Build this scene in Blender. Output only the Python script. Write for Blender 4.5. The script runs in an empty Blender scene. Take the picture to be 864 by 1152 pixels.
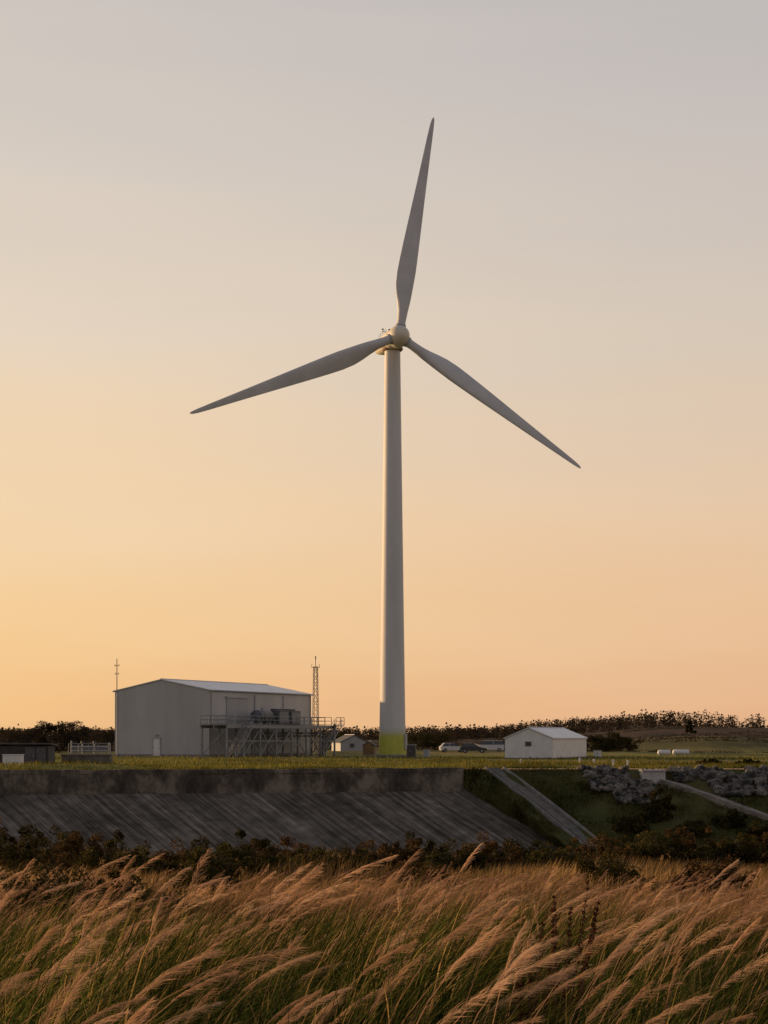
import bpy, bmesh, math, random
import numpy as np
from mathutils import Vector, Matrix, noise
R = math.radians
rnd = random.Random(7)
rng = np.random.default_rng(11)
scene = bpy.context.scene
COL = scene.collection
H = 2.8; F = 2000.0; HY = 828.0
def X(px, Y): return (px-432)/F*Y
def Z(py, Y): return H+(HY-py)/F*Y

# ------------------------------------------------------------------ materials
def nt(m):
    m.use_nodes = True
    t = m.node_tree; t.nodes.clear()
    return t, t.nodes, t.links
def ramp(N, stops):
    r = N.new('ShaderNodeValToRGB')
    e = r.color_ramp.elements
    while len(e) > 1: e.remove(e[-1])
    e[0].position = stops[0][0]; e[0].color = (*stops[0][1], 1)
    for p, c in stops[1:]:
        k = e.new(p); k.color = (*c, 1)
    return r
def mat(name, c1, c2=None, scale=2.0, rough=.7, metal=0, bump=0.0, stretch=(1,1,1), detail=6, ribs=None, bscale=None, contrast=(.35,.65), ribstr=.25, fade=None):
    m = bpy.data.materials.new(name); t, N, L = nt(m)
    out = N.new('ShaderNodeOutputMaterial'); b = N.new('ShaderNodeBsdfPrincipled')
    L.new(b.outputs[0], out.inputs[0])
    b.inputs['Roughness'].default_value = rough; b.inputs['Metallic'].default_value = metal
    tc = N.new('ShaderNodeTexCoord'); mp = N.new('ShaderNodeMapping'); mp.inputs['Scale'].default_value = stretch
    L.new(tc.outputs['Object'], mp.inputs[0])
    n = N.new('ShaderNodeTexNoise'); n.inputs['Scale'].default_value = scale; n.inputs['Detail'].default_value = detail; n.inputs['Roughness'].default_value = .62
    L.new(mp.outputs[0], n.inputs['Vector'])
    r = ramp(N, [(contrast[0], c1), (contrast[1], c2 or c1)])
    L.new(n.outputs['Fac'], r.inputs[0]); L.new(r.outputs[0], b.inputs['Base Color'])
    if fade:
        s3 = N.new('ShaderNodeSeparateXYZ'); L.new(tc.outputs['Object'], s3.inputs[0])
        f3 = N.new('ShaderNodeMapRange'); f3.interpolation_type = 'SMOOTHSTEP'; f3.inputs[1].default_value = fade[0]; f3.inputs[2].default_value = fade[1]; L.new(s3.outputs[2], f3.inputs[0])
        x3 = N.new('ShaderNodeMix'); x3.data_type = 'RGBA'; L.new(f3.outputs[0], x3.inputs[0]); L.new(r.outputs[0], x3.inputs[6]); x3.inputs[7].default_value = (*fade[2],1)
        L.new(x3.outputs[2], b.inputs['Base Color'])
    if bump:
        n2 = N.new('ShaderNodeTexNoise'); n2.inputs['Scale'].default_value = bscale or scale*3; n2.inputs['Detail'].default_value = 8
        L.new(mp.outputs[0], n2.inputs['Vector'])
        bp = N.new('ShaderNodeBump'); bp.inputs['Strength'].default_value = bump; bp.inputs['Distance'].default_value = .1
        L.new(n2.outputs['Fac'], bp.inputs['Height']); L.new(bp.outputs[0], b.inputs['Normal'])
    if ribs:
        sx = N.new('ShaderNodeSeparateXYZ'); L.new(tc.outputs['Object'], sx.inputs[0])
        a = N.new('ShaderNodeMath'); a.operation = 'ADD'; L.new(sx.outputs[0], a.inputs[0]); L.new(sx.outputs[1], a.inputs[1])
        mu = N.new('ShaderNodeMath'); mu.operation = 'MULTIPLY'; mu.inputs[1].default_value = 2*math.pi/ribs; L.new(a.outputs[0], mu.inputs[0])
        s = N.new('ShaderNodeMath'); s.operation = 'SINE'; L.new(mu.outputs[0], s.inputs[0])
        bp = N.new('ShaderNodeBump'); bp.inputs['Strength'].default_value = ribstr; bp.inputs['Distance'].default_value = .025
        L.new(s.outputs[0], bp.inputs['Height']); L.new(bp.outputs[0], b.inputs['Normal'])
    return m
def leafmat(name, stops, trans=.35, nscale=.5, dark=.55, rough=.6):
    m = bpy.data.materials.new(name); t, N, L = nt(m)
    out = N.new('ShaderNodeOutputMaterial')
    at = N.new('ShaderNodeAttribute'); at.attribute_name = 'rnd'
    r = ramp(N, stops); L.new(at.outputs['Fac'], r.inputs[0])
    g = N.new('ShaderNodeNewGeometry')
    n = N.new('ShaderNodeTexNoise'); n.inputs['Scale'].default_value = nscale; n.inputs['Detail'].default_value = 3
    L.new(g.outputs['Position'], n.inputs['Vector'])
    r2 = ramp(N, [(.38, (dark,)*3), (.6, (1,1,1))]); L.new(n.outputs['Fac'], r2.inputs[0])
    mx = N.new('ShaderNodeMix'); mx.data_type = 'RGBA'; mx.blend_type = 'MULTIPLY'; mx.inputs[0].default_value = 1
    L.new(r.outputs[0], mx.inputs[6]); L.new(r2.outputs[0], mx.inputs[7])
    d = N.new('ShaderNodeBsdfDiffuse'); tr = N.new('ShaderNodeBsdfTranslucent')
    L.new(mx.outputs[2], d.inputs[0]); L.new(mx.outputs[2], tr.inputs[0])
    ms = N.new('ShaderNodeMixShader'); ms.inputs[0].default_value = trans
    L.new(d.outputs[0], ms.inputs[1]); L.new(tr.outputs[0], ms.inputs[2]); L.new(ms.outputs[0], out.inputs[0])
    return m

M = {}
M['turbine'] = mat('turbine white paint', (.57,.56,.54), (.67,.66,.64), .35, .6, stretch=(1,1,.15))
M['blade'] = mat('blade paint', (.53,.52,.51), (.63,.62,.6), .3, .5)
M['hub'] = mat('hub warm-lit paint', (.66,.6,.47), (.74,.68,.55), .6, .5)  # cream tone puts the warm sunlight on hub and nacelle into the colour
M['lime'] = mat('lime yellow paint', (.46,.46,.06), (.56,.55,.09), .8, .7, fade=(2.5,3.9,(.61,.6,.56)))
M['steel_dark'] = mat('dark steel', (.05,.05,.05), (.1,.09,.08), 2, .5, .4)
M['steel_mid'] = mat('weathered mast steel', (.11,.1,.09), (.19,.17,.15), 2, .6, .2)
M['unit'] = mat('grey equipment paint', (.06,.06,.065), (.13,.13,.13), 1.5, .5)
M['rustring'] = mat('brown steel ring', (.18,.1,.06), (.28,.16,.09), 2, .6)
M['clad'] = mat('pale cladding', (.4,.395,.395), (.49,.485,.48), .25, .5, ribs=.5, stretch=(1,1,.3), ribstr=.1)
M['clad2'] = mat('grey cladding', (.32,.325,.33), (.38,.385,.39), .25, .5, ribs=.5)
M['roofmetal'] = mat('roof sheet', (.55,.57,.6), (.68,.7,.72), .3, .4, ribs=1.0)
M['white'] = mat('white paint', (.66,.65,.63), (.78,.77,.75), 1, .5)
M['trim'] = mat('grey trim', (.33,.34,.35), (.4,.41,.42), 1, .5)
M['galv'] = mat('galvanised steel', (.2,.2,.2), (.34,.33,.32), 2, .6, .1)
M['glass'] = mat('dark glass', (.05,.055,.06), (.07,.075,.08), 1, .12)
M['plinth'] = mat('plinth concrete', (.17,.16,.145), (.28,.26,.235), 1.5, .85, bump=.3)
M['oldconc'] = mat('weathered ramp concrete', (.06,.053,.042), (.19,.168,.135), .9, .9, bump=.4, contrast=(.3,.7))
M['block'] = mat('pale concrete block', (.42,.4,.37), (.55,.53,.5), 1.5, .85, bump=.2)
M['black'] = mat('black rubber', (.02,.02,.02), (.03,.03,.03), 3, .8)
M['brownpaint'] = mat('brown paint', (.14,.09,.045), (.22,.15,.08), 1, .7)
M['shed'] = mat('dark shed boards', (.03,.028,.026), (.06,.055,.05), 2, .8)
M['shedroof'] = mat('shed roof felt', (.07,.07,.075), (.11,.11,.11), 2, .8)
M['bark'] = mat('bark', (.05,.035,.025), (.1,.07,.05), 4, .9, bump=.4)
M['lamp'] = mat('lamp lens', (.6,.58,.5), (.7,.68,.6), 1, .3)
M['red'] = mat('red plastic', (.35,.03,.02), (.4,.04,.03), 1, .4)
M['carwhite'] = mat('white car paint', (.6,.6,.6), (.66,.66,.66), 1, .25)
M['cardark'] = mat('dark car paint', (.03,.035,.045), (.04,.045,.055), 1, .2)
M['rock'] = mat('armour rock', (.02,.018,.015), (.21,.185,.15), 1.1, .95, bump=.6, contrast=(.42,.6))

def wallmat():
    m = bpy.data.materials.new('stained concrete'); t, N, L = nt(m)
    out = N.new('ShaderNodeOutputMaterial'); b = N.new('ShaderNodeBsdfPrincipled'); L.new(b.outputs[0], out.inputs[0])
    b.inputs['Roughness'].default_value = .9
    tc = N.new('ShaderNodeTexCoord')
    mp = N.new('ShaderNodeMapping'); mp.inputs['Scale'].default_value = (1.1,1.1,.7); L.new(tc.outputs['Object'], mp.inputs[0])
    n = N.new('ShaderNodeTexNoise'); n.inputs['Scale'].default_value = 1; n.inputs['Detail'].default_value = 10; n.inputs['Roughness'].default_value = .8; L.new(mp.outputs[0], n.inputs['Vector'])
    n2 = N.new('ShaderNodeTexNoise'); n2.inputs['Scale'].default_value = .3; n2.inputs['Detail'].default_value = 5; L.new(tc.outputs['Object'], n2.inputs['Vector'])
    a = N.new('ShaderNodeMath'); a.operation = 'ADD'; L.new(n.outputs['Fac'], a.inputs[0]); L.new(n2.outputs['Fac'], a.inputs[1])
    r = ramp(N, [(.4,(.045,.036,.026)), (.49,(.115,.094,.068)), (.57,(.27,.225,.17))])
    h = N.new('ShaderNodeMath'); h.operation = 'MULTIPLY'; h.inputs[1].default_value = .5; L.new(a.outputs[0], h.inputs[0])
    L.new(h.outputs[0], r.inputs[0]); L.new(r.outputs[0], b.inputs['Base Color'])
    bp = N.new('ShaderNodeBump'); bp.inputs['Strength'].default_value = .9; bp.inputs['Distance'].default_value = .2
    L.new(n.outputs['Fac'], bp.inputs['Height']); L.new(bp.outputs[0], b.inputs['Normal'])
    return m
M['wall'] = wallmat()
def apronmat():
    m = bpy.data.materials.new('streaked apron concrete'); t, N, L = nt(m)
    out = N.new('ShaderNodeOutputMaterial'); b = N.new('ShaderNodeBsdfPrincipled'); L.new(b.outputs[0], out.inputs[0])
    b.inputs['Roughness'].default_value = .95; b.inputs['Specular IOR Level'].default_value = .2
    tc = N.new('ShaderNodeTexCoord'); s = N.new('ShaderNodeSeparateXYZ'); L.new(tc.outputs['Object'], s.inputs[0])
    def math_(op, a, v):
        q = N.new('ShaderNodeMath'); q.operation = op
        L.new(a, q.inputs[0])
        if isinstance(v, (int, float)): q.inputs[1].default_value = v
        else: L.new(v, q.inputs[1])
        return q.outputs[0]
    q = math_('ADD', s.outputs[0], math_('MULTIPLY', s.outputs[1], .5))
    c = N.new('ShaderNodeCombineXYZ'); L.new(math_('MULTIPLY', q, 2.1), c.inputs[0]); L.new(math_('MULTIPLY', s.outputs[1], .1), c.inputs[1])
    n = N.new('ShaderNodeTexNoise'); n.inputs['Scale'].default_value = 1; n.inputs['Detail'].default_value = 7; n.inputs['Roughness'].default_value = .74; L.new(c.outputs[0], n.inputs['Vector'])
    n2 = N.new('ShaderNodeTexNoise'); n2.inputs['Scale'].default_value = .14; n2.inputs['Detail'].default_value = 4; L.new(tc.outputs['Object'], n2.inputs['Vector'])
    n3 = N.new('ShaderNodeTexNoise'); n3.inputs['Scale'].default_value = 1.1; n3.inputs['Detail'].default_value = 8; L.new(tc.outputs['Object'], n3.inputs['Vector'])
    f = math_('ADD', math_('MULTIPLY', n.outputs['Fac'], .58), math_('ADD', math_('MULTIPLY', n2.outputs['Fac'], .24), math_('MULTIPLY', n3.outputs['Fac'], .18)))
    r = ramp(N, [(.38,(.04,.032,.024)), (.47,(.105,.088,.067)), (.55,(.2,.17,.135)), (.63,(.36,.31,.255))]); L.new(f, r.inputs[0])
    fr = math_('FRACT', math_('MULTIPLY', q, 1/.75), 0); j = math_('LESS_THAN', fr, .13)
    mx = N.new('ShaderNodeMix'); mx.data_type = 'RGBA'; mx.blend_type = 'MULTIPLY'; L.new(math_('MULTIPLY', j, .45), mx.inputs[0])
    L.new(r.outputs[0], mx.inputs[6]); mx.inputs[7].default_value = (.2,.2,.2,1)
    L.new(mx.outputs[2], b.inputs['Base Color'])
    bp = N.new('ShaderNodeBump'); bp.inputs['Strength'].default_value = .5; bp.inputs['Distance'].default_value = .1
    L.new(n.outputs['Fac'], bp.inputs['Height']); L.new(bp.outputs[0], b.inputs['Normal'])
    return m
M['apron'] = apronmat()
def groundmat(name, near, far, y0=260, y1=400):
    m = bpy.data.materials.new(name); t, N, L = nt(m)
    out = N.new('ShaderNodeOutputMaterial'); b = N.new('ShaderNodeBsdfPrincipled'); L.new(b.outputs[0], out.inputs[0])
    b.inputs['Roughness'].default_value = .95; b.inputs['Specular IOR Level'].default_value = .1
    g = N.new('ShaderNodeNewGeometry'); mp = N.new('ShaderNodeMapping'); mp.inputs['Scale'].default_value = (.06,.02,.06); L.new(g.outputs['Position'], mp.inputs[0])
    n = N.new('ShaderNodeTexNoise'); n.inputs['Scale'].default_value = 1; n.inputs['Detail'].default_value = 9; n.inputs['Roughness'].default_value = .65; L.new(mp.outputs[0], n.inputs['Vector'])
    r1 = ramp(N, near); r2 = ramp(N, far); L.new(n.outputs['Fac'], r1.inputs[0]); L.new(n.outputs['Fac'], r2.inputs[0])
    s = N.new('ShaderNodeSeparateXYZ'); L.new(g.outputs['Position'], s.inputs[0])
    mr = N.new('ShaderNodeMapRange'); mr.inputs[1].default_value = y0; mr.inputs[2].default_value = y1; L.new(s.outputs[1], mr.inputs[0])
    mx = N.new('ShaderNodeMix'); mx.data_type = 'RGBA'; L.new(mr.outputs[0], mx.inputs[0]); L.new(r1.outputs[0], mx.inputs[6]); L.new(r2.outputs[0], mx.inputs[7])
    L.new(mx.outputs[2], b.inputs['Base Color'])
    n2 = N.new('ShaderNodeTexNoise'); n2.inputs['Scale'].default_value = 1.5; n2.inputs['Detail'].default_value = 6; L.new(g.outputs['Position'], n2.inputs['Vector'])
    bp = N.new('ShaderNodeBump'); bp.inputs['Strength'].default_value = .8; bp.inputs['Distance'].default_value = .25
    L.new(n2.outputs['Fac'], bp.inputs['Height']); L.new(bp.outputs[0], b.inputs['Normal'])
    return m
M['ground'] = groundmat('rough turf', [(.35,(.04,.05,.012)), (.47,(.12,.125,.025)), (.55,(.2,.185,.04)), (.65,(.28,.2,.07))], [(.4,(.03,.022,.013)), (.48,(.075,.04,.022)), (.53,(.04,.03,.016)), (.58,(.1,.055,.03)), (.64,(.15,.105,.045)), (.7,(.07,.04,.025))])
M['bank'] = groundmat('bank turf', [(.35,(.045,.045,.014)), (.5,(.075,.075,.022)), (.65,(.12,.095,.038))], [(.4,(.05,.05,.02)), (.6,(.1,.08,.03))])
M['soil'] = groundmat('field soil', [(.35,(.03,.024,.014)), (.6,(.07,.05,.025))], [(.4,(.05,.05,.02)), (.6,(.1,.08,.03))])
M['gravel'] = mat('gravel', (.17,.145,.115), (.32,.28,.225), 1.5, .95, bump=.4)

# ------------------------------------------------------------------ tagging
def tag(o, label=None, cat=None, group=None, kind=None):
    if label: o['label'] = label
    if cat: o['category'] = cat
    if group: o['group'] = group
    if kind: o['kind'] = kind
    return o
def thing(name, loc, rz, label, cat, group=None):
    o = bpy.data.objects.new(name, None); COL.objects.link(o); o.location = loc; o.rotation_euler = (0,0,rz)
    o.empty_display_size = .3
    return tag(o, label, cat, group)
def link(name, me, m, parent=None):
    o = bpy.data.objects.new(name, me); COL.objects.link(o)
    if m: me.materials.append(m)
    if parent: o.parent = parent
    return o
class MB:
    def __init__(s): s.v = []; s.f = []; s.sm = []
    def add(s, vs, fs, smooth=False):
        b = len(s.v); s.v += [tuple(v) for v in vs]; s.f += [tuple(b+i for i in f) for f in fs]; s.sm += [smooth]*len(fs); return s
    def box(s, x0,x1,y0,y1,z0,z1):
        return s.add([(x0,y0,z0),(x1,y0,z0),(x1,y1,z0),(x0,y1,z0),(x0,y0,z1),(x1,y0,z1),(x1,y1,z1),(x0,y1,z1)],
              [(0,3,2,1),(4,5,6,7),(0,1,5,4),(1,2,6,5),(2,3,7,6),(3,0,4,7)])
    def tube(s, a, b, r0, r1=None, n=8, smooth=True):
        a = Vector(a); b = Vector(b); r1 = r0 if r1 is None else r1
        d = (b-a).normalized(); u = d.orthogonal().normalized(); w = d.cross(u)
        vs = []
        for p, r in ((a,r0),(b,r1)):
            for k in range(n):
                t = 2*math.pi*k/n; vs.append(p+u*math.cos(t)*r+w*math.sin(t)*r)
        s.add(vs, [(k,(k+1)%n,n+(k+1)%n,n+k) for k in range(n)], smooth)
        s.add(vs[:n], [tuple(range(n-1,-1,-1))]); s.add(vs[n:], [tuple(range(n))]); return s
    def bar(s, a, b, w): return s.tube(a, b, w*.7, n=4, smooth=False)
    def loft(s, rings, smooth=True, caps=True):
        n = len(rings[0]); vs = [p for r in rings for p in r]; fs = []
        for i in range(len(rings)-1):
            for k in range(n): fs.append((i*n+k, i*n+(k+1)%n, (i+1)*n+(k+1)%n, (i+1)*n+k))
        s.add(vs, fs, smooth)
        if caps: s.add(rings[0], [tuple(range(n-1,-1,-1))]); s.add(rings[-1], [tuple(range(n))])
        return s
    def build(s, name, m, parent=None, bevel=0):
        me = bpy.data.meshes.new(name); me.from_pydata(s.v, [], s.f); me.polygons.foreach_set('use_smooth', s.sm); me.update()
        bm = bmesh.new(); bm.from_mesh(me)
        bmesh.ops.recalc_face_normals(bm, faces=bm.faces)
        if bevel:
            bmesh.ops.remove_doubles(bm, verts=bm.verts, dist=1e-5)
            bmesh.ops.bevel(bm, geom=[e for e in bm.edges if len(e.link_faces)==2 and e.calc_face_angle(0)>.5], offset=bevel, segments=2, affect='EDGES', profile=.6)
        bm.to_mesh(me); bm.free()
        return link(name, me, m, parent)
def npmesh(name, verts, faces, m, parent=None, attr=None, smooth=False):
    me = bpy.data.meshes.new(name); k = faces.shape[1]
    me.vertices.add(len(verts)); me.vertices.foreach_set('co', np.ascontiguousarray(verts, dtype=np.float32).ravel())
    me.loops.add(faces.size); me.loops.foreach_set('vertex_index', np.ascontiguousarray(faces, dtype=np.int32).ravel())
    me.polygons.add(len(faces)); me.polygons.foreach_set('loop_start', np.arange(0, faces.size, k, dtype=np.int32))
    if smooth: me.polygons.foreach_set('use_smooth', np.ones(len(faces), dtype=bool))
    if attr is not None:
        a = me.attributes.new('rnd', 'FLOAT', 'POINT'); a.data.foreach_set('value', np.ascontiguousarray(attr, dtype=np.float32))
    me.update(calc_edges=True); me.validate()
    return link(name, me, m, parent)

# ------------------------------------------------------------------ terrain
def wob(x, y, s, seed=0): return noise.noise(Vector((x*s+seed*17.3, y*s-seed*9.1, seed*3.7)))
def sstep(a, b, v): t = min(1, max(0, (v-a)/(b-a))); return t*t*(3-2*t)
def front(x): return 150.4+.24*x if x < 6.7 else 152.0
def gh(x, y):
    h = .35*wob(x, y, .03, 1)*sstep(190, 260, y)
    d = y-front(x)
    h += max(0, .5*wob(x, y, .11, 41)+.1)*sstep(1, 5, d)*(1-sstep(14, 24, d))
    h += 1.0*sstep(330, 620, y) + 2.0*sstep(600, 2500, y)
    h += 3.8*math.exp(-((x-92)/42)**2)*sstep(320, 470, y)*(1+.3*wob(x, y, .02, 2))
    h += 2.2*math.exp(-((x-64)/22)**2)*sstep(300, 350, y)*(1-sstep(370,410,y))
    h += 2.0*math.exp(-((x-150)/60)**2)*sstep(320, 500, y)
    h += .9*wob(x, y, .012, 3)*sstep(300, 500, y)
    return h
xs = np.concatenate([[-6000,-3000,-1500,-800,-500,-320],np.arange(-230,-40,10),np.arange(-40,50,2.5),np.arange(50,240,6),[260,320,500,800,1500,3000,6000]])
ys = np.concatenate([[0,1.5,3,5,8],np.arange(10,30,2),np.arange(30,120,4),np.arange(120,520,10),[560,640,760,950,1300,2000,3500,6000,9000]])
V = [(x, front(x)+.0+d, gh(x, front(x)+d)) for d in ys for x in xs]
nx = len(xs)
FQ = [(j*nx+i, j*nx+i+1, (j+1)*nx+i+1, (j+1)*nx+i) for j in range(len(ys)-1) for i in range(nx-1)]
g = npmesh('ground', np.array(V), np.array(FQ), M['ground'], smooth=True); tag(g, 'flat turf plateau running back to the moor', 'ground', kind='structure')
FY = [0,8,14,20,35,60,100,130,170]; FZ = [.9,.52,.15,-.3,-1.5,-3.2,-4.9,-6.3,-6.4]
def fh(x, y): return float(np.interp(y, FY, FZ)) + .25*wob(x, y, .12, 5)*min(1, y/12) + .55*wob(x, y, .025, 6)*sstep(25, 60, y)*(1-sstep(110,130,y))
xs2 = np.concatenate([[-900,-400,-200,-120],np.arange(-80,80.1,2),[120,200,400,900]]); ys2 = np.concatenate([[-200,-60,-20],np.arange(-4,141,2),[150]])
V = [(x, y, fh(x, max(y,0))) for y in ys2 for x in xs2]; nx = len(xs2)
FQ = [(j*nx+i, j*nx+i+1, (j+1)*nx+i+1, (j+1)*nx+i) for j in range(len(ys2)-1) for i in range(nx-1)]
f_ = npmesh('field', np.array(V), np.array(FQ), M['soil'], smooth=True); tag(f_, 'field soil falling away under the tall grass', 'field', kind='structure')

def plane_pt(px, t, lift=0):
    Y = 152-13*t; return Vector((X(px, Y), Y, -6.3*t+lift))
def prof(px0, px1, n=26): return [plane_pt(px0+(px1-px0)*k/(n-1), k/(n-1)) for k in range(n)]
A0 = Vector((6.7,152.0,0)); A1 = Vector((6.75,151.7,-1.9)); A2 = Vector((14.6,143.6,-6.3))
def p0():
    n = 26; o = []
    for k in range(n):
        t = k/(n-1)
        o.append(A0.lerp(A1, t/.2) if t < .2 else A1.lerp(A2, (t-.2)/.8))
    return o
tops = [533,543,572,600,640,690,740,790,850,930,1050,1300,2200]; bots = [642,654,698,725,770,815,870,925,985,1070,1200,1450,2400]
profs = [p0()]+[prof(a, b) for a, b in zip(tops, bots)]
fine = []
for a, b in zip(profs[:-1], profs[1:]):
    for s in range(4): fine.append([p.lerp(q, s/4) for p, q in zip(a, b)])
fine.append(profs[-1])
n = 27; V = []
for pr in fine:
    for k, p in enumerate(pr):
        e = min(1, k/2)*min(1, abs(p.x-6.7)/3)
        V.append((p.x, p.y, p.z+e*.3*wob(p.x, p.y, .45, 8)-.02*(k==0)))
    V.append((pr[-1].x, pr[-1].y-.6, pr[-1].z-1.5))
FQ = [(j*n+i, j*n+i+1, (j+1)*n+i+1, (j+1)*n+i) for j in range(len(fine)-1) for i in range(n-1)]
b_ = npmesh('embankment', np.array(V), np.array(FQ)[:, ::-1], M['bank'], smooth=True); tag(b_, 'grassy embankment falling from the plateau', 'embankment', kind='structure')

# ------------------------------------------------------------------ retaining wall + apron
wa = math.atan(.24)
w = thing('retaining_wall', (6.7,152,0), wa, 'long dark stained concrete retaining wall above the sloping apron', 'wall')
b = MB(); x = -118.0
while x < -.01:
    x1 = min(0, x+5.9)
    b.box(x+.005, x1-.005, -.35+rnd.uniform(-.015,.015), .3, -2.3, -.16); x = x1
b.build('wall_face', M['wall'], w, .02)
b = MB(); x = -118.0
while x < -.01:
    x1 = min(0, x+rnd.uniform(.5,2.2)); b.box(x, x1-.004, -.41+rnd.uniform(-.03,.05), .45, -.3, .02+rnd.uniform(0,.09)); x = x1
b.build('coping', M['wall'], w, .03)
a = thing('concrete_apron', (6.7,152,0), wa, 'sloping streaked grey concrete apron below the retaining wall', 'apron')
nxa = 60; V = []
A2l = Matrix.Rotation(-wa, 3, 'Z') @ (A2-Vector((6.7,152,0)))
for j in range(10):
    t = min(1, j/8); ex = j == 9
    xr = A2l.x*t
    for i in range(nxa+1):
        xx = -118+(xr+118)*i/nxa
        V.append((xx, -.36+(A2l.y+.36)*t-(.5 if ex else 0), -1.92-4.4*t+.05*wob(xx, t*9, .3, 4)-(1.5 if ex else 0)))
FQ = [(j*(nxa+1)+i, (j+1)*(nxa+1)+i, (j+1)*(nxa+1)+i+1, j*(nxa+1)+i+1) for j in range(9) for i in range(nxa)]
npmesh('slab', np.array(V), np.array(FQ), M['apron'], a)
b = MB(); ring = []
for t in (0, .5, 1):
    p = Vector((.05+A2l.x*t, -.36+(A2l.y+.36)*t, -1.9-4.4*t)); ring.append([p+Vector((-.12,0,-.4)), p+Vector((.14,0,-.4)), p+Vector((.14,0,.16)), p+Vector((-.12,0,.16))])
b.loft(ring, False).build('edge_kerb', M['oldconc'], a)
def strip(b, pts, wid, h):
    rings = []
    for i, p in enumerate(pts):
        d = (pts[min(i+1, len(pts)-1)]-pts[max(i-1, 0)]).normalized(); s = Vector((d.y, -d.x, 0)).normalized()*wid/2
        rings.append([p-s+Vector((0,0,-.4)), p+s+Vector((0,0,-.4)), p+s+Vector((0,0,h)), p-s+Vector((0,0,h))])
    b.loft(rings, False)
r = thing('concrete_ramp', (0,0,0), 0, 'narrow weathered concrete ramp running down the grassy bank right of the apron', 'ramp')
def onb(px, py):
    t = ((py-HY)*152-F*H)/(F*6.3+13*(py-HY)); return px, t
RP0, RP1 = 556, 120
cl = [plane_pt(RP0+RP1*k/8, k/8) for k in range(9)]
b = MB(); strip(b, cl, 1.1, .1); b.build('slab', M['oldconc'], r)
for sgn, nm in ((-1,'kerb'), (1,'kerb')):
    pts = [p+Vector((sgn*.78, sgn*.0, 0)) for p in cl]
    b = MB(); strip(b, pts, .14, .2); b.build(nm, M['plinth'], r)
p_pts = [plane_pt(*onb(px, py), .0) for px, py in ((746,879),(770,886),(800,896),(835,909),(870,921),(910,933),(960,948))]
b = MB(); strip(b, p_pts, 1.5, .2); o = b.build('path', M['gravel']); tag(o, 'pale path slanting down the right bank', 'path', kind='structure')
cv = thing('culvert_headwall', tuple(plane_pt(*onb(735, 879))), 0, 'small square concrete block at the top of the slanting path', 'headwall')
b = MB(); b.box(-1.0,.95,-.5,1.2,-.5,.85); b.build('block', M['block'], cv, .03)
b = MB(); b.box(-1.1,1.05,-.6,1.3,.855,.97); b.build('cap', M['block'], cv, .02)

ico = bmesh.new(); bmesh.ops.create_icosphere(ico, subdivisions=2, radius=1); IV = np.array([v.co[:] for v in ico.verts]); IF = np.array([[v.index for v in f.verts] for f in ico.faces]); ico.free()
def rocks(name, regions, label):
    vs = []; fs = []; c = 0
    for (pxa, pxb, ta, tb, cnt) in regions:
        for _ in range(cnt):
            px = rnd.uniform(pxa, pxb); t = rnd.uniform(ta, tb); p = plane_pt(px+ (t*60), t)
            if wob(p.x, p.y, .5, 21) < -.3: continue
            s = rnd.choice([rnd.uniform(.1,.19), rnd.uniform(.16,.32)]); sc = np.array([s*rnd.uniform(.9,1.4), s*rnd.uniform(.8,1.2), s*rnd.uniform(.65,.95)])
            n_ = np.array([noise.noise(Vector(v)*1.3+Vector((c*1.7,0,0))) for v in IV])
            v = IV*(1+.6*n_[:,None])
            v = np.round(v*1.6)/1.6*.5+v*.5
            an = rnd.uniform(0,6.28); tl_ = rnd.uniform(-.6,.6); Rm = np.array([[math.cos(an),-math.sin(an),0],[math.sin(an),math.cos(an),0],[0,0,1]])@np.array([[1,0,0],[0,math.cos(tl_),-math.sin(tl_)],[0,math.sin(tl_),math.cos(tl_)]])
            vs.append((v*sc)@Rm.T+np.array([p.x,p.y,p.z+.1+s*.4])); fs.append(IF+c*len(IV)); c += 1
    o = npmesh(name, np.concatenate(vs), np.concatenate(fs), M['rock']); tag(o, label, 'rocks', kind='stuff')
rocks('rock_armour', [(652,722,.02,.3,480),(670,718,.3,.46,180)], 'heap of dark armour rocks left of the culvert block')
rocks('rock_armour', [(750,905,.02,.18,560),(785,905,.18,.36,420)], 'dark armour rocks above the slanting path at far right')

# ------------------------------------------------------------------ wind turbine
TY = 254.5; tx = X(441.5, TY)
T = thing('wind_turbine', (tx,TY,0), 0, 'tall white three bladed wind turbine with lime yellow band at its foot', 'wind turbine')
def circ(r, z, n=64, cx=0, cy=0): return [Vector((cx+r*math.cos(2*math.pi*k/n), cy+r*math.sin(2*math.pi*k/n), z)) for k in range(n)]
hubz = Z(378, TY-4); toptow = Z(394, TY)
def tr_(z): return 1.92+(1.12-1.92)*(z/toptow)**.95
zs = [3.9]+[3.9+(toptow-3.9)*k/24 for k in range(1,25)]
tow = MB().loft([circ(tr_(z), z) for z in zs]).build('tower', M['turbine'], T)
for z in (19.5, 37.5):
    MB().loft([circ(tr_(z)+.012, z-.05), circ(tr_(z)+.012, z+.05)]).build('flange_joint', M['turbine'], tow)
MB().loft([circ(tr_(0)+.012,.02), circ(tr_(3.9)+.012, 3.898)]).build('painted_band', M['lime'], tow)
MB().loft([circ(2.5,-.2), circ(2.5,.12), circ(2.2,.15)]).build('foundation', M['plinth'], T)
d = MB(); d.box(-.5,.5,-2.08,-1.75,.9,3.1); do = d.build('door', M['trim'], tow, .03); do.rotation_euler = (0,0,R(75))
MB().loft([circ(1.3, toptow-.15), circ(1.5, toptow+.05), circ(1.5, toptow+.3), circ(1.25, toptow+.45)]).build('yaw_ring', M['rustring'], T)
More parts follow.
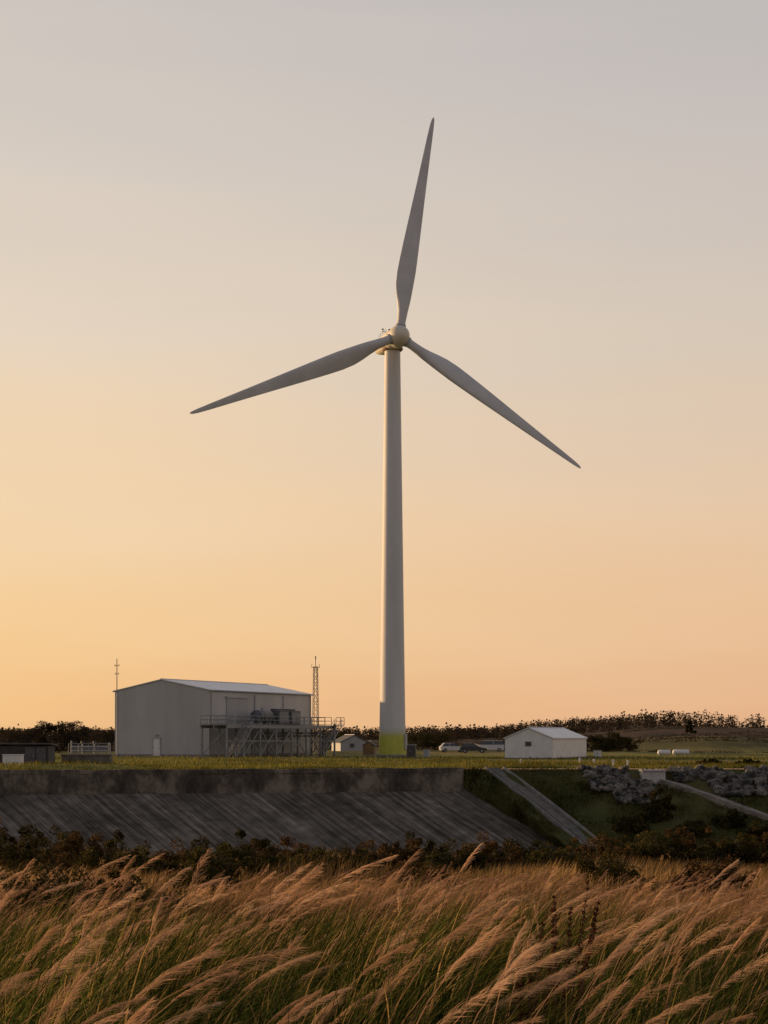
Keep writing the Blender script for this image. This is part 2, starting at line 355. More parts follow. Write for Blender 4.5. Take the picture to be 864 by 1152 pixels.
psi = R(14); n3 = Vector((math.sin(psi), -math.cos(psi), 0)); side = Vector((math.cos(psi), math.sin(psi), 0)); up = Vector((0,0,1))
hub = Vector((X(449, TY-4)-tx, -4.0, hubz))
def sup(c, hw, hh, e=3.2, n=36, dz=0):
    o = []
    for k in range(n):
        t = 2*math.pi*k/n; cx, cz = math.cos(t), math.sin(t)
        o.append(c+side*math.copysign(abs(cx)**(2/e), cx)*hw+up*(math.copysign(abs(cz)**(2/e), cz)*hh+dz))
    return o
secs = [(-1.3,.95,.95,2.2,0),(-1.9,1.2,1.15,2.6,0),(-2.6,1.35,1.3,3.0,.05),(-4,1.4,1.3,3.2,.1),(-8,1.35,1.2,3.2,.2),(-10,1.15,.95,3.0,.35),(-10.6,.85,.65,2.8,.42)]
nac = MB().loft([sup(hub+n3*a, w_, h_, e, dz=dz) for a, w_, h_, e, dz in secs]).build('nacelle', M['hub'], T)
bp_ = hub-n3*7.6+up*1.36
b = MB(); b.tube(bp_, bp_+up*1.0, .05); b.tube(bp_+side*-.5+up*.9, bp_+side*.5+up*.9, .04)
for s in (-.5,.5): b.tube(bp_+side*s+up*.9, bp_+side*s+up*1.25, .035); b.tube(bp_+side*(s-.14)+up*1.22, bp_+side*(s+.14)+up*1.3, .09)
b.build('weather_mast', M['steel_dark'], nac)
MB().tube(bp_-n3*1.0-up*.1, bp_-n3*1.0+up*.7, .04).build('lightning_rod', M['steel_dark'], nac)
b = MB(); c_ = hub-n3*5+up*1.35
b.loft([[c_+side*sx*.6+n3*sy*.9+up*z for sx, sy in ((-1,-1),(1,-1),(1,1),(-1,1))] for z in (0,.3)], False).build('roof_hatch', M['blade'], nac)
for s in (-1,1):
    pts = [hub-n3*(4+k)+side*s*.95+up*1.25 for k in range(5)]
    b = MB()
    for p in pts: b.tube(p, p+up*.6, .025, n=6)
    b.tube(pts[0]+up*.6, pts[-1]+up*.6, .025, n=6); b.build('roof_rail', M['galv'], nac)
def cring(c, r, n=36): return [c+side*math.cos(2*math.pi*k/n)*r+up*math.sin(2*math.pi*k/n)*r for k in range(n)]
MB().loft([cring(hub+n3*a, r) for a, r in ((-1.3,1.2),(-1.2,1.42),(-.6,1.52),(.1,1.5),(.7,1.36),(1.2,1.08),(1.55,.72),(1.75,.35),(1.8,.05))]).build('hub', M['hub'], T)
cam0 = Vector((-tx, -TY, H))
def tip_on_plane(px, py):
    d = Vector(((px-432)/F, 1, (HY-py)/F)); s = (hub-cam0).dot(n3)/d.dot(n3); return cam0+d*s
ST = [(.045,1.25,1.0),(.075,1.25,1.0),(.11,1.42,.85),(.15,1.8,.6),(.19,2.2,.44),(.235,2.5,.35),(.29,2.62,.29),(.35,2.5,.25),(.42,2.3,.23),(.5,2.05,.21),(.6,1.72,.19),(.7,1.4,.18),(.82,1.04,.17),(.91,.78,.16),(.965,.58,.15),(.99,.38,.15),(1.0,.12,.15)]
for tp in ((487,133.5),(213,465.5),(652,527.5)):
    tip = tip_on_plane(*tp); rv = (tip-hub); Lb = rv.length; rv.normalize(); tv = n3.cross(rv)
    rings = []
    for s, c, th in ST:
        beta = R(20*(1-s)**2+3); cd = tv*math.cos(beta)-n3*math.sin(beta); nd = n3*math.cos(beta)+tv*math.sin(beta)
        blend = sstep(.08,.24,s); ring = []
        for k in range(28):
            a_ = 2*math.pi*k/28
            circx, circz = math.cos(a_)*.5, math.sin(a_)*.5
            xx = (1-math.cos(a_))/2; yt = 5*th*(.2969*math.sqrt(xx)-.126*xx-.3516*xx**2+.2843*xx**3-.1036*xx**4)
            ax, az = xx-.36, math.copysign(yt, math.sin(a_))
            ux = -circx*(1-blend)+ax*blend; uz = circz*th*(1-blend)+az*blend
            ring.append(hub+rv*(Lb*s)+cd*ux*c+nd*uz*c+n3*(.5*s*s))
        rings.append(ring)
    bl = MB().loft(rings).build('blade', M['blade'], T)
    MB().tube(hub+rv*1.13, hub+rv*1.62, .78, .74, n=28).build('root_collar', M['trim'], bl)

# ------------------------------------------------------------------ buildings
def house(name, label, cat, C, th, W, L, eave, apex, wm, rm, over=.25, door=None, windows=(), extra=True, base=.35, z0=0, group=None, winmat='glass'):
    h = thing(name, (C[0],C[1],z0), -th, label, cat, group)
    b = MB(); b.add([(-W,0,0),(0,0,0),(0,0,eave),(-W/2,0,apex),(-W,0,eave),(-W,L,0),(0,L,0),(0,L,eave),(-W/2,L,apex),(-W,L,eave)],
        [(0,1,2,3,4),(5,9,8,7,6),(1,6,7,2),(0,4,9,5),(0,5,6,1),(2,7,8,3),(3,8,9,4)])
    b.build('wall', wm, h)
    b = MB(); sl = (apex-eave)/(W/2); t_ = .12
    for s in (0, 1):
        xo = over if s == 0 else -W-over; zo = eave-sl*over
        y0, y1 = -over, L+over
        b.add([(xo,y0,zo+.02),(-W/2,y0,apex+.02),(-W/2,y1,apex+.02),(xo,y1,zo+.02),(xo,y0,zo+.02+t_),(-W/2,y0,apex+.02+t_),(-W/2,y1,apex+.02+t_),(xo,y1,zo+.02+t_)],
              [(0,1,2,3),(4,5,6,7),(0,1,5,4),(1,2,6,5),(2,3,7,6),(3,0,4,7)])
    rf = b.build('roof', rm, h)
    MB().tube((-W/2,-over-.02,apex+.13),(-W/2,L+over+.02,apex+.13),.09,n=8).build('ridge_cap', M['trim'], rf)
    if extra:
        for xo in (over+.06, -W-over-.06): MB().tube((xo,-over,eave-sl*over+.02),(xo,L+over,eave-sl*over+.02),.09,n=8).build('gutter', M['trim'], rf)
        for yy in (.4, L-.4): MB().tube((.1,yy,.1),(.1,yy,eave-.1),.06,n=8).build('downpipe', M['trim'], h)
        MB().tube((-W+.4,-.08,.1),(-W+.4,-.08,eave-.1),.05,n=8).build('downpipe', M['trim'], h)
    if base: MB().box(-W-.05,.05,-.05,L+.05,-.3,base).build('plinth', M['plinth'], h)
    if door:
        x, w_, hh = door
        d = MB().box(x,x+w_,-.09,.02,.12,.12+hh).build('door', M['white'], h, .01)
        b = MB(); b.box(x-.1,x-.003,-.12,.02,.1,.22+hh).box(x+w_+.003,x+w_+.1,-.12,.02,.1,.22+hh).box(x-.1,x+w_+.1,-.13,.02,.125+hh,.25+hh); b.build('frame', M['trim'], d)
        MB().box(x+w_-.16,x+w_-.1,-.14,-.09,1.05,1.2).build('handle', M['steel_dark'], d)
    for (fc, a_, z_, w_, hh) in windows:
        if fc == 'g': box = lambda e, o0, o1: MB().box(a_-e, a_+w_+e, -o1, -o0, z_-e, z_+hh+e)
        else: box = lambda e, o0, o1: MB().box(o0, o1, a_-e, a_+w_+e, z_-e, z_+hh+e)
        wn = box(.06, -.02, .06).build('window', M['trim'], h)
        box(0, .02, .075).build('pane', M[winmat], wn)
    return h
thw = R(25)
C = (-23.1, 235.0)
wh = house('warehouse', 'large windowless pale grey metal warehouse with low pitched roof', 'warehouse', C, thw, 14.8, 29.3, 8.85, 10.3, M['clad'], M['roofmetal'], over=.15, door=(-8.6,1.0,2.3))
b = MB().box(.02,.1,4.5,10.2,.4,7.9); b.build('shade_panel', M['clad2'], wh, .01)  # added panel, its darker grey paints in the shading along the long wall
b = MB().box(.02,.1,13,18,.4,3.6); b.build('shade_panel', M['clad2'], wh, .01)  # lower added panel, same painted shading
MB().box(.03,.2,4.2,10.5,7.92,8.15).build('panel_rail', M['trim'], wh)  # rail over the added shade panel
for yy in (12.2, 20.5): MB().box(.02,.12,yy,yy+.3,.36,8.5).build('wall_rib', M['trim'], wh)
MB().box(-8.3,-7.9,-.32,-.01,2.85,3.05).build('wall_lamp', M['trim'], wh)
def wl(x, y, z=0):
    return Vector((C[0]+x*math.cos(thw)+y*math.sin(thw), C[1]-x*math.sin(thw)+y*math.cos(thw), z))
pl = thing('steel_platform', tuple(wl(0,0)), -thw, 'raised galvanised steel walkway with railings and braced legs along warehouse', 'platform')
D = 4.2; x0, x1, y0, y1 = 1.0, 5.0, -4.0, 27.5
b = MB().box(x0,x1,y0,y1,D,D+.1); b.build('deck', M['galv'], pl)
for x in (x0+.05, (x0+x1)/2, x1-.05): MB().box(x-.07,x+.07,y0,y1,D-.38,D-.004).build('deck_beam', M['galv'], pl)
gy = [y0+.2+(y1-y0-.4)*k/7 for k in range(8)]
for y in gy:
    for x in (x0+.15, x1-.15):
        lg = MB().box(x-.11,x+.11,y-.11,y+.11,0,D-.385).build('leg', M['galv'], pl)
        MB().box(x-.25,x+.25,y-.25,y+.25,-.1,.06).build('foot_plate', M['plinth'], lg)
for k in range(7):
    MB().bar((x1-.15,gy[k],.2),(x1-.15,gy[k+1],D-.4),.12).build('cross_brace', M['galv'], pl)
for k in (1,2,4,5):
    MB().bar((x1-.19,gy[k+1],.2),(x1-.19,gy[k],D-.4),.12).build('cross_brace', M['galv'], pl)
for k in (0,2,4,7):
    MB().bar((x0+.15,gy[k],.3),(x1-.15,gy[k],D-.4),.12).build('cross_brace', M['galv'], pl)
MB().box(x1-.28,x1-.16,y0,y1,2.05,2.2).build('mid_beam', M['galv'], pl)
def railing(pts, name='railing', parent=pl, hgt=1.15, step=2.2):
    b = MB()
    for a_, c in zip(pts[:-1], pts[1:]):
        a_ = Vector(a_); c = Vector(c); n_ = max(1, round((c-a_).length/step))
        for k in range(n_+1): p = a_.lerp(c, k/n_); b.tube(p, p+Vector((0,0,hgt)), .045, n=6)
        for hh in (hgt, hgt*.55): b.tube(a_+Vector((0,0,hh)), c+Vector((0,0,hh)), .04, n=6)
        b.tube(a_+Vector((0,0,.1)), c+Vector((0,0,.1)), .05, n=4)
    return b.build(name, M['galv'], parent)
railing([(x0,y0,D+.11),(x1-.03,y0,D+.11),(x1-.03,y1-1.4,D+.11)]); railing([(x0,y0,D+.11),(x0,y1,D+.11),(x1-1.8,y1,D+.11)])
def stairs(pa, pb, wdt, nst, parent, ax):
    st = MB(); pa = Vector(pa); pb = Vector(pb); s = Vector(ax)*wdt/2
    for q in (-1,1): st.bar(pa+s*q, pb+s*q, .12)
    for k in range(1, nst):
        p = pa.lerp(pb, k/nst); dd = (pb-pa); dd.z = 0; dd = dd.normalized()*.12
        st.add([p-s-dd, p+s-dd, p+s+dd, p-s+dd, p-s-dd+Vector((0,0,.04)), p+s-dd+Vector((0,0,.04)), p+s+dd+Vector((0,0,.04)), p-s+dd+Vector((0,0,.04))], [(0,3,2,1),(4,5,6,7),(0,1,5,4),(1,2,6,5),(2,3,7,6),(3,0,4,7)])
    so = st.build('stair', M['galv'], parent)
    for q in (-1,1):
        b = MB(); a2 = pa+s*q; b2 = pb+s*q; up_ = Vector((0,0,1))
        for k in range(6): p = a2.lerp(b2, k/5); b.tube(p, p+up_, .035, n=6)
        b.tube(a2+up_, b2+up_, .04, n=6); b.tube(a2+up_*.55, b2+up_*.55, .03, n=6); b.build('handrail', M['galv'], so)
stairs((x1+.7, y1-.7, D), (x1+.7, y1-6.5, .0), 1.1, 16, pl, (1,0,0))
MB().box(x1+.01,x1+1.3,y1-1.4,y1,D,D+.1).build('landing', M['galv'], pl)
railing([(x1+1.3,y1-1.2,D+.11),(x1+1.3,y1,D+.11),(x1,y1,D+.11)])
stairs((x1+.6, gy[1]+.5, D), (x1+.6, gy[1]-4.4, .0), 1.0, 14, pl, (1,0,0))
for i, (xx, zz) in enumerate(((x1-1.0,3.2),(x1-1.4,2.8))):
    b = MB(); b.tube((xx,8,zz),(xx,y1-1.5,zz),.13,n=10); b.tube((xx,y1-1.5,zz),(xx,y1-1.5,.0),.13,n=10); b.build('pipe', M['unit'], pl)
def unit_box(y, lab, w_=2.8, hh=2.0):
    u = thing('cooling_unit', tuple(wl(x0+1.9, y, D+.11)), -thw, lab, 'cooling unit')
    MB().box(-1.1,1.1,-w_/2,w_/2,.18,hh).build('housing', M['unit'], u, .05)
    b = MB()
    for k in range(9): z = .4+k*(hh-.6)/9; b.box(1.105,1.16,-w_/2+.15,w_/2-.15,z,z+.08)
    b.build('louvre', M['trim'], u)
    for yy in (-.7,.7): MB().tube((0,yy,hh),(0,yy,hh+.25),.55,n=20).build('fan_cowl', M['unit'], u)
    for yy in (-w_/2+.2, w_/2-.2): MB().box(-1.0,1.0,yy-.08,yy+.08,0,.178).build('skid', M['steel_dark'], u)
def tank(y, lab, r=.85, l=3.6):
    u = thing('storage_tank', tuple(wl(x0+1.9, y, D+.11)), -thw, lab, 'tank')
    zc = r+.3; b = MB(); rings = []
    for a_, rr in ((-l/2-.28,.1),(-l/2-.24,r*.5),(-l/2-.12,r*.85),(-l/2,r),(l/2,r),(l/2+.12,r*.85),(l/2+.24,r*.5),(l/2+.28,.1)):
        rings.append([Vector((rr*math.cos(t), a_, zc+rr*math.sin(t))) for t in [2*math.pi*k/28 for k in range(28)]])
    b.loft(rings).build('shell', M['unit'], u)
    for yy in (-l/3, l/3):
        MB().box(-.6,.6,yy-.1,yy+.1,0,zc-r*.75).build('saddle', M['galv'], u)
        MB().loft([[Vector(((r+.02)*math.cos(t), yy+q, zc+(r+.02)*math.sin(t))) for t in [2*math.pi*k/28 for k in range(28)]] for q in (-.06,.06)]).build('band', M['galv'], u)
    MB().tube((0,0,zc+r-.05),(0,0,zc+r+.35),.14,n=12).build('nozzle', M['galv'], u)
tank(9.2, 'dark horizontal tank on the left half of the steel platform')
unit_box(13.4, 'louvred cooling unit right beside the dark tank on the platform')
unit_box(17.0, 'louvred cooling unit furthest right on the steel platform')

def mast(px, Y, toppy, w0, w1, label):
    hgt = Z(toppy, Y); m = thing('lattice_mast', (X(px,Y),Y,0), R(20), label, 'mast')
    legs = [(-1,-1),(1,-1),(1,1),(-1,1)]; hh = hgt-1.6
    for sx, sy in legs: MB().tube((sx*w0/2,sy*w0/2,0),(sx*w1/2,sy*w1/2,hh),.05,n=6).build('leg', M['steel_mid'], m)
    b = MB(); N_ = 14
    P = lambda i, k: Vector((legs[i%4][0]*(w0+(w1-w0)*k/N_)/2, legs[i%4][1]*(w0+(w1-w0)*k/N_)/2, hh*k/N_))
    for k in range(N_):
        for i in range(4):
            b.tube(P(i,k), P(i+1,k+1), .028, n=4); b.tube(P(i,k+1), P(i+1,k+1), .028, n=4)
    b.build('lattice', M['steel_mid'], m)
    b = MB(); b.tube((0,0,hh-.3),(0,0,hgt),.05,n=6); b.tube((0,0,hgt-.5),(0,0,hgt),.09,n=8)
    for z, l in ((hh-.1,.6),): b.tube((-l,0,z),(l,0,z),.04,n=6); [b.tube((s*l,0,z-.1),(s*l,0,z+.5),.035,n=6) for s in (-1,1)]
    b.build('antenna', M['steel_mid'], m)
    MB().box(-.7,.7,-.7,.7,-.1,.12).build('base_slab', M['plinth'], m)
mast(355, 266, 738, .85, .5, 'slim steel lattice mast rising beside the right end of warehouse')
ap = thing('antenna_pole', (X(131.5,256),256,0), 0, 'thin antenna pole rising behind the left corner of warehouse', 'antenna')
ph = Z(741,256)
MB().tube((0,0,0),(0,0,ph),.09,.06,n=8).build('pole', M['steel_mid'], ap)
for z, l in ((ph-1.0,.3),(ph-2.2,.25)):
    b = MB(); b.tube((-l,0,z),(l,0,z),.04,n=6)
    for s in (-1,1): b.tube((s*l,0,z-.12),(s*l,0,z+.22),.04,n=6)
    b.build('crossarm', M['steel_mid'], ap)

house('small_house', 'small white gabled building with pale metal roof right of the turbine', 'building', (20.4,215), R(20), 6.0, 17.4, 2.5, 3.72, M['white'], M['roofmetal'], over=.15,
      windows=[('g',-3.4,1.6,.7,.5)], base=.15, extra=False)
house('grey_house', 'small grey gabled hut behind, just left of the turbine foot', 'building', (X(414,310),310), R(-18), 5.0, 5.5, 1.7, 2.9, M['clad2'], M['shedroof'], over=.2, windows=[('g',-3.3,.8,.8,.7)], base=.2, extra=False)
house('brown_cabin', 'tiny brown cabin between grey hut and turbine foot', 'cabin', (X(421,262),262), R(10), 1.7, 1.8, 1.4, 1.9, M['brownpaint'], M['shedroof'], over=.1, base=.1, extra=False)

Y = 166
sh = thing('low_shed', (X(26,Y),Y,0), R(3), 'low dark flat roofed shed at the left edge of the photo', 'shed')
MB().box(-4.4,2.35,0,4.5,0,1.85).build('wall', M['shed'], sh)
b = MB(); b.add([(-4.7,-.3,2.02),(2.6,-.3,2.02),(2.6,4.8,1.87),(-4.7,4.8,1.87),(-4.7,-.3,2.14),(2.6,-.3,2.14),(2.6,4.8,1.99),(-4.7,4.8,1.99)], [(0,3,2,1),(4,5,6,7),(0,1,5,4),(1,2,6,5),(2,3,7,6),(3,0,4,7)]); b.build('roof', M['shedroof'], sh)
for x in (.2,1.2): 
    d_ = MB().box(x,x+.9,-.06,.02,.05,1.75).build('door', M['shedroof'], sh, .01); MB().box(x+.72,x+.78,-.1,-.06,.85,1.0).build('handle', M['galv'], d_)
bx = thing('white_container', (X(15,162),162,gh(X(15,162),162)), 0, 'small white metal container in front of the dark shed', 'container')
MB().box(-.85,.85,-.6,.6,.1,1.05).build('body', M['white'], bx, .03)
MB().box(-.9,.9,-.65,.65,1.055,1.12).build('lid', M['white'], bx, .02)
for x in (-.6,.6): MB().box(x-.1,x+.1,-.55,.55,-.1,.098).build('foot', M['steel_dark'], bx)
Y = 178
cb = thing('concrete_block', (X(98,Y),Y,0), 0, 'long low concrete block left of the warehouse', 'block')
MB().box(-2.4,2.4,-1,1,-.1,.85).build('base', M['oldconc'], cb, .04); MB().box(-2.5,2.5,-1.1,1.1,.855,.98).build('cap', M['oldconc'], cb, .02)
pw = thing('pipe_manifold', (X(98,Y),Y,.98), 0, 'pale pipes and handrail standing on the low concrete block', 'pipework')
for z in (.35,.75):
    MB().tube((-1.6,.2,z),(2.2,.2,z),.09,n=10).build('pipe', M['trim'], pw)
for x in (-1.6,-.5,.7,2.2): MB().tube((x,.2,0),(x,.2,1.15 if x>-1 else 1.35),.07,n=10).build('riser', M['trim'], pw)
for x in (-.5,.7):
    v = MB().tube((x,.2,1.1),(x,.2,1.3),.16,n=12).build('valve', M['steel_dark'], pw)
railing([(-1.7,-.8,0),(2.2,-.8,0),(2.2,.9,0)], parent=pw, hgt=1.05, step=1.0)

def car(px, Y, rz, paint, label, kind='hatch'):
    z = gh(X(px,Y), Y); c = thing('parked_car', (X(px,Y),Y,z), rz, label, 'car', None)
    if kind == 'van': pf = [(-2.4,.35),(-2.45,1.0),(-2.35,1.2),(2.35,1.2),(2.45,.9),(2.4,.35)]; cab = [(-2.35,1.2),(-2.25,1.85),(1.1,1.85),(1.75,1.25)]
    else: pf = [(-2.05,.35),(-2.15,.75),(-2.05,1.0),(-.1,1.02),(.95,.98),(2.0,.8),(2.15,.6),(2.1,.35)]; cab = [(-1.95,1.0),(-1.5,1.48),(.2,1.52),(1.05,.99)]
    b = MB(); W_ = .9
    def sect(y, k): return [Vector((x*k, y, z_)) for x, z_ in pf]
    b.loft([sect(-W_,.985), sect(-W_+.12,1), sect(W_-.12,1), sect(W_,.985)], False)
    body = b.build('body', paint, c)
    b = MB(); b.loft([[Vector((x, y*(.82 if z_>cab[0][1]+.2 else .97), z_)) for x, z_ in cab] for y in (-W_, W_)], False)
    b.build('window', M['glass'], body)
    xr0, xr1, zr = cab[1][0], cab[2][0], cab[1][1]
    MB().box(xr0+.05,xr1-.05,-W_*.78,W_*.78,zr+.002,zr+.06).build('roof', paint, body, .02)
    for xx in ((xr0+xr1)/2,): 
        for s in (-1,1): MB().bar((xx, s*W_*.975, cab[0][1]), (xx, s*W_*.825, zr), .05).build('pillar', paint, body)
    for x in (pf[0][0]*.66, -pf[0][0]*.66):
        for s in (-1,1):
            wv = MB().tube((x,s*(W_-.2),.33),(x,s*(W_+.01),.33),.33,n=20).build('wheel', M['black'], c)
            MB().tube((x,s*(W_+.008),.33),(x,s*(W_+.03),.33),.2,n=14).build('rim', M['galv'], wv)
    for s in (-1,1):
        MB().box(pf[-1][0]-.05,pf[-1][0]+.06,s*.62-.17,s*.62+.17,.6,.74).build('headlight', M['lamp'], body)
        MB().box(pf[0][0]-.13,pf[0][0],s*.66-.14,s*.66+.14,.72,.88).build('tail_light', M['red'], body)
car(509, 292, R(8), M['carwhite'], 'white parked car, leftmost of the vehicles right of turbine')
car(533, 284, R(-6), M['cardark'], 'dark parked car in the middle of the row of vehicles')
car(551, 300, R(176), M['carwhite'], 'white parked van nearest the white gabled building', 'van')

def cabinet(px, Y, w_, hh, m, label):
    c = thing('electrical_cabinet', (X(px,Y),Y,gh(X(px,Y),Y)), R(-8), label, 'cabinet')
    MB().box(-w_/2,w_/2,-.45,.45,.15,hh).build('housing', m, c, .02); MB().box(-w_/2-.06,w_/2+.06,-.52,.52,hh+.003,hh+.09).build('roof', M['trim'], c, .02)
    MB().box(-w_/2-.1,w_/2+.1,-.55,.55,-.1,.147).build('plinth', M['plinth'], c)
    for s in (-1,1):
        d_ = MB().box(min(s*.03,s*(w_/2-.06)),max(s*.03,s*(w_/2-.06)),-.48,-.45,.25,hh-.1).build('door', m, c); MB().box(s*.08-.02,s*.08+.02,-.52,-.48,hh*.5,hh*.5+.2).build('handle', M['galv'], d_)
cabinet(463, 250, 1.2, 1.75, M['steel_dark'], 'dark electrical cabinet at the right of the turbine foot')
cabinet(480, 242, .8, 1.0, M['trim'], 'low grey electrical cabinet on the grass right of the turbine')
cabinet(672, 232, 1.0, .9, M['white'], 'small white cabinet on the grass right of white building')
for px, Y, l, lab in ((747,250,1.6,'small white tank on the grass, left one of the two far tanks'), (766,256,2.2,'long low white tank on the grass, right one of the two far tanks')):
    u = thing('white_tank', (X(px,Y),Y,gh(X(px,Y),Y)), 0, lab, 'tank'); r_ = .36
    rings = []
    for a_, rr in ((-l/2-.12,.1),(-l/2-.06,r_*.7),(-l/2,r_),(l/2,r_),(l/2+.06,r_*.7),(l/2+.12,.1)): rings.append([Vector((a_, rr*math.cos(t), .5+rr*math.sin(t))) for t in [2*math.pi*k/20 for k in range(20)]])
    MB().loft(rings).build('shell', M['white'], u)
    for x in (-l/3,l/3): MB().box(x-.08,x+.08,-.3,.3,-.1,.3).build('saddle', M['plinth'], u)
posts = [(586,170,.5),(652,163,.6),(668,166,.5),(690,160,.6),(706,158,.65)]
names = ['on the crest just below the white building','on the crest, first to the right of white building','on the crest, second to the right of white building','on the crest above the rocks, left of a pair','on the crest above the rocks, right of a pair']
for (px, Y, hh), nm in zip(posts, names):
    u = thing('marker_post', (X(px,Y),Y,gh(X(px,Y),Y)), rnd.uniform(-.5,.5), 'short white marker post '+nm, 'post', 'white marker posts along the crest')
    MB().tube((0,0,-.1),(0,0,hh),.06,.05,n=10).build('post', M['white'], u); MB().box(-.12,.12,-.075,-.055,hh-.28,hh-.05).build('plate', M['white'], u)
tp = [Vector((X(px,Y),Y,.02+gh(X(px,Y),Y))) for px, Y in ((300,222),(400,232),(470,240),(560,206),(650,200),(740,196),(860,200),(1000,210))]
b = MB(); rings = []
for i, p in enumerate(tp):
    d_ = (tp[min(i+1,7)]-tp[max(i-1,0)]).normalized(); s_ = Vector((-d_.y,d_.x,0))*1.7; rings.append((p-s_, p+s_))
b.add([q for r_ in rings for q in r_], [(2*i,2*i+1,2*i+3,2*i+2) for i in range(7)]); o = b.build('track', M['gravel']); tag(o, 'gravel access track across the plateau', 'track', kind='structure')

# ------------------------------------------------------------------ vegetation
def leaves(centers, radii, per, size, seed, flat=1.0):
    g_ = np.random.default_rng(seed); C_ = np.repeat(np.array(centers), per, 0); Rr = np.repeat(np.array(radii), per)
    n_ = len(C_); d = g_.normal(size=(n_,3)); d /= np.linalg.norm(d,axis=1)[:,None]
    p = C_+d*(Rr*g_.uniform(.35,1.0,n_)**.6)[:,None]*np.array([1,1,flat])
    u = g_.normal(size=(n_,3)); u /= np.linalg.norm(u,axis=1)[:,None]; v = np.cross(u, g_.normal(size=(n_,3))); v /= np.linalg.norm(v,axis=1)[:,None]
    s = (size*g_.uniform(.6,1.3,n_))[:,None]
    V_ = np.stack([p-u*s, p+v*s*.45, p+u*s, p-v*s*.45],1).reshape(-1,3)
    return V_, np.arange(n_*4).reshape(-1,4), np.repeat(g_.uniform(0,1,n_),4)
M['leaf_dark'] = leafmat('dark evergreen leaves', [(0,(.022,.024,.01)),(.6,(.05,.046,.018)),(1,(.1,.075,.028))], .3, .4)
M['leaf_far'] = leafmat('hazy distant leaves', [(0,(.05,.04,.028)),(.6,(.065,.052,.036)),(1,(.085,.066,.045))], .25, .05)
M['leaf_shrub'] = leafmat('autumn shrub leaves', [(0,(.045,.036,.014)),(.5,(.11,.07,.028)),(.85,(.2,.11,.042)),(1,(.3,.165,.065))], .35, .35, .45)
M['leaf_olive'] = leafmat('olive shrub leaves', [(0,(.03,.032,.011)),(.5,(.07,.064,.021)),(.85,(.13,.1,.034)),(1,(.22,.15,.05))], .35, .35, .45)
M['leaf_heath'] = leafmat('heath scrub leaves', [(0,(.035,.03,.016)),(.6,(.05,.04,.02)),(1,(.075,.052,.028))], .3, .03, .7)
M['leaf_red'] = leafmat('rusty weed leaves', [(0,(.05,.02,.012)),(1,(.14,.05,.025))], .3, 3)
def tree(px, Y, hh, w_, seed, label, conifer=False, x=None, m='leaf_dark'):
    x_ = X(px,Y) if x is None else x; z = gh(x_,Y); g_ = random.Random(seed)
    t = thing('pine_tree' if conifer else 'tree', (x_,Y,z), 0, label, 'tree')
    b = MB(); b.tube((0,0,-.3),(.1,0,hh*.45),.035*hh,.022*hh); b.tube((.1,0,hh*.45),(0,0,hh*.85),.022*hh,.008*hh)
    for k in range(6):
        a_ = g_.uniform(0,6.28); z0 = hh*g_.uniform(.2,.5); b.tube((.05,0,z0),(math.cos(a_)*w_*.35,math.sin(a_)*w_*.35,z0+hh*.18),.014*hh,.005*hh,n=6)
    b.build('trunk', M['bark'], t)
    cs = []; rs = []
    for k in range(46):
        f = g_.uniform(.08,.9); a_ = g_.uniform(0,6.28)
        env = (1-f)*.95+.06 if conifer else math.sin(math.pi*min(1,f*.75+.24))**.6
        rr = w_/2*env*math.sqrt(g_.uniform(.02,1)); cs.append((math.cos(a_)*rr, math.sin(a_)*rr, hh*f)); rs.append(w_*g_.uniform(.07,.13))
    V_, F_, A_ = leaves(cs, rs, 150, .015*hh+.07, seed, .8); npmesh('crown', V_, F_, M[m], t, A_)
od = ['first','second','third','fourth','fifth','sixth','seventh','eighth','ninth','tenth','eleventh','twelfth','thirteenth','fourteenth','fifteenth','sixteenth','seventeenth','eighteenth','nineteenth','twentieth','twenty first','twenty second','twenty third','twenty fourth','twenty fifth','twenty sixth','twenty seventh','twenty eighth']
tl = [(8,300,3.5,9),(34,320,4.0,9),(58,296,5.2,7.5),(78,310,5.5,8),(99,330,4.4,9),(120,322,3.7,9)]
for i, (px, Y, hh, w_) in enumerate(tl): tree(px, Y, hh, w_, 40+i, 'dark bushy tree left of the warehouse, %s from the left' % od[i], m='leaf_far')
tree(777, 430, 3.4, 2.8, 60, 'lone small dark tree standing on the heath hill at right')
for i, (px, Y, hh, w_) in enumerate([(668,290,2.6,6),(684,300,3.2,6.5),(702,312,2.3,6)]): tree(px, Y, hh, w_, 70+i, 'low dark tree right behind white gabled building, %s from the left' % od[i])
for i, (px, Y, hh, w_) in enumerate([(378,330,3.6,8),(474,360,3.2,9),(492,380,3.0,9),(582,330,2.8,8),(602,345,3.0,8)]): tree(px, Y, hh, w_, 80+i, ['dark tree at the right end of platform beside grey hut','dark tree in the distance, left one of a pair beyond the cars','dark tree in the distance, right one of a pair beyond the cars','dark tree left of a pair showing above white building roof','dark tree right of a pair showing above white building roof'][i])
cs = []; rs = []; g_ = random.Random(5)
for k in range(4200):
    Y = g_.uniform(600,950); x = g_.uniform(-.27,.27)*Y*1.5
    dens = wob(x, Y*.2, .02, 9)
    hh = g_.uniform(2.8,4.3)*(1+.8*dens)*(1 if x < 150 else .7)
    con = g_.random() < .12
    if con: hh *= 1.2
    z = gh(x,Y)
    for j in range(5):
        f = (j+.2)/5; w_ = (1-f)*hh*.2+.15 if con else math.sin(math.pi*(f*.7+.25))*hh*.5
        cs.append((x+g_.uniform(-.8,.8)*(0 if con else 1), Y, z+hh*f*(1.1 if con else .95))); rs.append(w_)
V_, F_, A_ = leaves(cs, rs, 12, .42, 3); o = npmesh('far_wood', V_, F_, M['leaf_far'], None, A_); tag(o, 'distant dark wood along the horizon', 'wood', kind='stuff')
cs = []; rs = []
